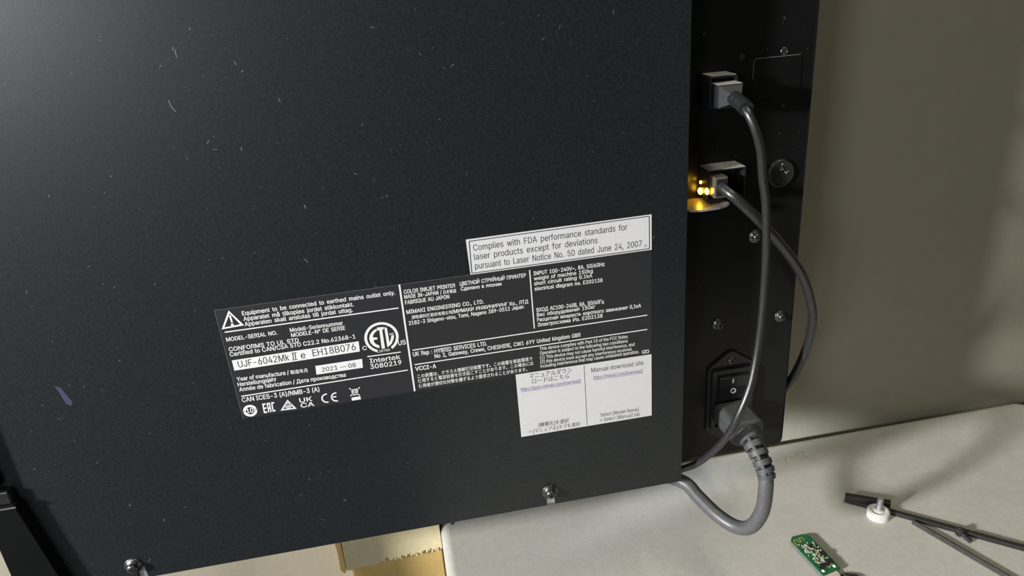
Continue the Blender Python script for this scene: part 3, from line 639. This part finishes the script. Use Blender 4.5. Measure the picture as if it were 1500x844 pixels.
MB().tube(spline([(242.2, -30, -359.4), (241.2, -34.5, -371), (239.2, -35.5, -392), (234.8, -29, -411.8), (227.8, -18, -420), (218, -4, -417.4), (207.6, 10, -407.7), (200.4, 20, -400.5), (185, 36, -401), (160, 52, -402), (100, 66, -404)], 10), 5.6, n=20).build('cord', 'cord', PC)

# network cable
NC = thing('network_cable', 'black network cable with clear plug, arching right from the amber-lit port', 'cable', (215, 10, -148))
plg = MB().box(210.2, 219.4, 5, 27, -155.4, -141, bevel=.5).build('plug', 'clear', NC)
MB().box(211.4, 218.2, 4.6, 5.6, -154.2, -142.4, bevel=.3).build('plug_mouth', 'usb', plg)
MB().tube(spline([(215, 7, -147.4), (216.2, 1, -149.2), (220.5, -5, -153.6), (234.1, -7.5, -167.5), (249.6, -3, -183.6), (268.2, 5, -204.2), (285.2, 13, -226.7), (298.7, 22, -251.6), (305.9, 28, -272.9), (308.9, 36, -298.6), (306.6, 42, -321.6), (302.4, 48, -340.6), (298, 58, -360), (295, 72, -385), (293, 95, -420)], 10), 3.5, n=18).build('sheath', 'cable', NC)

# data cable
DC = thing('data_cable', 'thin black data cable with square moulded plug, hanging down from the top port', 'cable', (217, 14, -88))
dp = MB().box(209.2, 226.2, 3, 26, -95.4, -80.6, bevel=.9)
fr = [(209.8, 3, -94.8), (225.6, 3, -94.8), (225.6, 3, -81.2), (209.8, 3, -81.2)]; tp = [(214, -4, -91.8), (221.6, -4, -91.8), (221.6, -4, -85.4), (214, -4, -85.4)]
dp.add(fr + tp, [(0, 1, 5, 4), (1, 2, 6, 5), (2, 3, 7, 6), (3, 0, 4, 7), (4, 5, 6, 7)])
dpo = dp.build('plug', 'usb', DC)
MB().box(209.6, 225.8, 3.4, 14, -80.62, -80.4, bevel=.08).build('dust_film', 'dust', dpo)
b2 = spline([(217.6, -2.5, -88.4), (217.6, -9, -89.6), (217.4, -15, -90.6), (217.0, -20.5, -92.2)], 12)
N = len(b2)
MB().tube(b2, [(4.7 if ((i / (N - 1) * 3.4) % 1.0) < .55 or i > N - 5 else 3.5) for i in range(N)], n=22, smooth=False).build('strain_relief', 'usb', DC)
MB().tube(spline([(217.1, -19, -91.8), (217.2, -24, -95.5), (220.4, -27, -104.5), (225.2, -26, -118), (229.2, -23, -136.1), (234.6, -19, -155), (237.5, -17, -175.8), (240.4, -13.5, -200), (241.2, -12.5, -222.7), (240.4, -13, -246), (237.8, -14.5, -269.6), (232.2, -18.5, -292), (223.2, -21, -313.4), (217.6, -17, -332), (213, -8, -349.4), (206.6, 6, -370.6), (199.6, 18, -384), (188, 24, -389.5), (165, 32, -392), (110, 50, -394)], 10), 2.75, n=16).build('sheath', 'cable', DC)

# ------------------------------------------------------------------ things on the table
T = -481
CB = thing('circuit_board', 'small green circuit board with antenna trace lying on the table', 'circuit board', (307, -8, T))
MB().prism([(295.7, 12.2), (299, 16.2), (308.4, 16.8), (314, 15), (318.4, -26.2), (300.6, -30.4)], T + 3, T + 4.4, axis='z').build('board', 'pcb', CB)
def bar3(m, a, b_, w, z0, z1):
    a = Vector(a); b_ = Vector(b_); d = (b_ - a).normalized(); n_ = Vector((-d.y, d.x)) * w / 2
    m.prism([tuple(a - n_), tuple(b_ - n_), tuple(b_ + n_), tuple(a + n_)], z0, z1, axis='z'); return m
tr = MB(); zz = [(298.0, 5), (297.6, 11), (300.6, 12.6), (301.6, 8.2), (303.6, 8.6), (303.6, 13), (306.4, 13.4), (307, 9.2)]
for a, b_ in zip(zz, zz[1:]): bar3(tr, a, b_, .75, T + 4.35, T + 4.5)
tr.build('antenna_trace', 'trace', CB)
for x, y, w_, h_ in ((313.2, -8.6, 4.6, 4.4), (306.5, -20.6, 6.2, 3.2), (312.6, -18.2, 4.8, 5.2), (303.6, -22.8, 3.6, 2.6), (307.6, 1.4, 3.4, 2.8)):
    MB().box(x - w_ / 2, x + w_ / 2, y - h_ / 2, y + h_ / 2, T + 4.4, T + 5.6, bevel=.15).build('chip', 'chip', CB)
for k in range(170):
    y = rnd.uniform(-24, 6); f = (16 - y) / 42.0
    x = rnd.uniform(298.6 + f * 3.4, 312.6 + f * 3.2)
    w_ = rnd.choice((.7, .9, 1.3)); h_ = rnd.choice((.6, .8, 1.4))
    MB().box(x - w_ / 2, x + w_ / 2, y - h_ / 2, y + h_ / 2, T + 4.4, T + 4.4 + rnd.uniform(.35, .8)).build('component', rnd.choice(('chip_pale', 'chip_pale', 'chip_pale', 'chip_pale', 'trace', 'chip')), CB)
for x, y in ((303.2, -26.2), (314.6, -23.6)):
    MB().lathe((x, y, T + 4.4), (0, 0, 1), [(0, 1.5), (.5, 1.2), (.8, .5)], n=12).build('solder_pad', 'solder', CB)
MB().prism([(303.2, -29.6), (315, -27), (314.2, -42), (303.6, -44)], T + .2, T + 3.0, axis='z', bevel=.3).build('connector', 'beige', CB)

DS = MB().prism([(316.2, -30.0), (320, -31.4), (327.6, -34.6), (329, -38), (324, -37.4), (318.6, -33.8)], T, T + 3, axis='z', bevel=.4).build('plastic_sliver', 'chip', base=(322, -34, T))
DS['label'] = 'black tapered plastic sliver beside the lower end of the green circuit board'; DS['category'] = 'plastic piece'

KN = thing('thumb_screw', 'white knurled thumb screw standing with its metal thread upward beside black bars', 'thumb screw', (387.2, 24.6, T))
kp = []
for k in range(96):
    r = 9.35 if k % 2 else 8.95; t = 2 * math.pi * k / 96; kp.append((387.2 + r * math.cos(t), 24.6 + r * math.sin(t)))
kb = MB().prism(kp, T, T + 7, axis='z')
kb.lathe((387.2, 24.6, T + 6.9), (0, 0, 1), [(0, 8.9), (.7, 8.3), (.8, 6.4), (.3, 6.0), (.3, 4.4), (1.2, 4.0), (1.2, .1)], n=40, caps=False)
kb.build('knurled_head', 'knob', KN)
prof = []
for k in range(17): prof += [(k * .7, 2.7), (k * .7 + .35, 2.3)]
MB().lathe((387.2, 24.6, T + 7.6), (.03, .0, 1), prof + [(12.2, 1.8)], n=20, smooth=False).build('threaded_stud', 'stud', KN)

def long_bar(name, a, b_, w, z0, z1, material, label, cat, bevel=.3):
    a = Vector(a); b_ = Vector(b_); d = (b_ - a).normalized(); n_ = Vector((-d.y, d.x)) * w / 2
    o = MB().prism([tuple(a - n_), tuple(b_ - n_), tuple(b_ + n_), tuple(a + n_)], z0, z1, axis='z', bevel=bevel).build(name, material, base=(a.x, a.y, z0))
    o['label'] = label; o['category'] = cat; return o
long_bar('steel_bar', (371.4, 50.8), (562, -118.5), 4.9, T, T + 3.6, 'hexsteel', 'long black steel bar running right from the white thumb screw', 'bar')
long_bar('steel_bar', (370.4, 49.8), (402.6, 30.0), 5.4, T + 3.65, T + 8.8, 'hexsteel', 'short thick black steel bar lying on the left end of the long bar', 'bar')
hx = MB().tube([(410.4, 8.9, T + 1.9), (441, -69.6, T + 1.9), (470, -144, T + 1.9)], 2.1, n=6, smooth=False).build('hex_rod', 'hexgrey', base=(410.4, 8.9, T))
hx['label'] = 'thin worn grey hexagonal rod slanting below the long black bar'; hx['category'] = 'rod'

LS = thing('machine_screw', 'small black pan head screw with washer lying against the long black bar', 'screw', (442, -17, T))
ax = Vector((.16, -1, -.16)).normalized(); hd = Vector((437.4, -10.6, T + 4.6))
MB().lathe(hd, ax, [(0, .01), (.3, 2.6), (1, 3.7), (2.0, 4.1), (3.4, 4.1)], n=24).build('head', 'screw', LS)
MB().lathe(hd + ax * 4.0, ax, [(0, 4.4), (.6, 4.4)], n=24, smooth=False).build('washer', 'screw', LS)
MB().lathe(hd + ax * 5.2, ax, [(0, 3.9), (.9, 3.9)], n=24, smooth=False).build('washer', 'screw', LS)
prof = []
for k in range(18): prof += [(k * .65, 2.0), (k * .65 + .32, 1.6)]
MB().lathe(hd + ax * 3.5, ax, prof, n=16, smooth=False).build('thread', 'screw', LS)

# ------------------------------------------------------------------ cardboard box behind the table's left end
BX = thing('cardboard_box', 'brown cardboard box with a torn pale flap between the wall and the table end', 'box', (-46, 136, -1231))
MB().box(-89, -2.2, 119, 154, -1231, -476, bevel=1.2).build('carton', 'kraft', BX)
# flap hanging over the front: outer liner, torn back along its lower edge, over a fluted core
def low(x): return -510.6 + (x + 96) * .050 + .5 * math.sin(x * .31) + .25 * math.sin(x * .83 + 1)
def torn(x): return low(x) + (.8 if x < -58 else 3.0 + 1.2 * math.sin(x * .9) + .7 * math.sin(x * 2.3)) + (1.4 if -61 < x < -54 else 0)
xs = [-92.5 + k * .903 for k in range(101)]; n = len(xs); fl = MB()
for yo in (111.6, 112.1):
    fl.add([(x, yo + (torn(x) + 511) * .057, torn(x)) for x in xs] + [(x, yo + 2, -476) for x in xs], [(k, k + 1, n + k + 1, n + k) for k in range(n - 1)])
fl.add([(x, 111.6 + (torn(x) + 511) * .057, torn(x)) for x in xs] + [(x, 112.1 + (torn(x) + 511) * .057, torn(x)) for x in xs], [(k, n + k, n + k + 1, k + 1) for k in range(n - 1)])
fl.build('flap', 'kraft_pale', BX)
core = MB(); xf = [-92.5 + k * .45 for k in range(201)]; vs = []
for x in xf:
    y = 114.0 + 1.7 * math.sin(x * 2 * math.pi / 5.0); vs += [(x, y, low(x) - .2), (x, y, low(x) + 9)]
core.add(vs, [(2 * k, 2 * k + 2, 2 * k + 3, 2 * k + 1) for k in range(len(xf) - 1)])
core.add([(x, 116.2, low(x) - .4) for x in xs] + [(x, 116.2, -476) for x in xs], [(k, n + k, n + k + 1, k + 1) for k in range(n - 1)])
core.build('fluted_core', 'kraft_pale', BX)
MB().prism([(-98.5, -476), (-93.0, -476), (-92.8, -508), (-94.4, -513.5), (-98.6, -509), (-97.6, -492)], 112.4, 119, bevel=.6).build('flap_end', 'kraft', BX)

for o in bpy.data.objects:
    if '_o' in o.keys(): del o['_o']
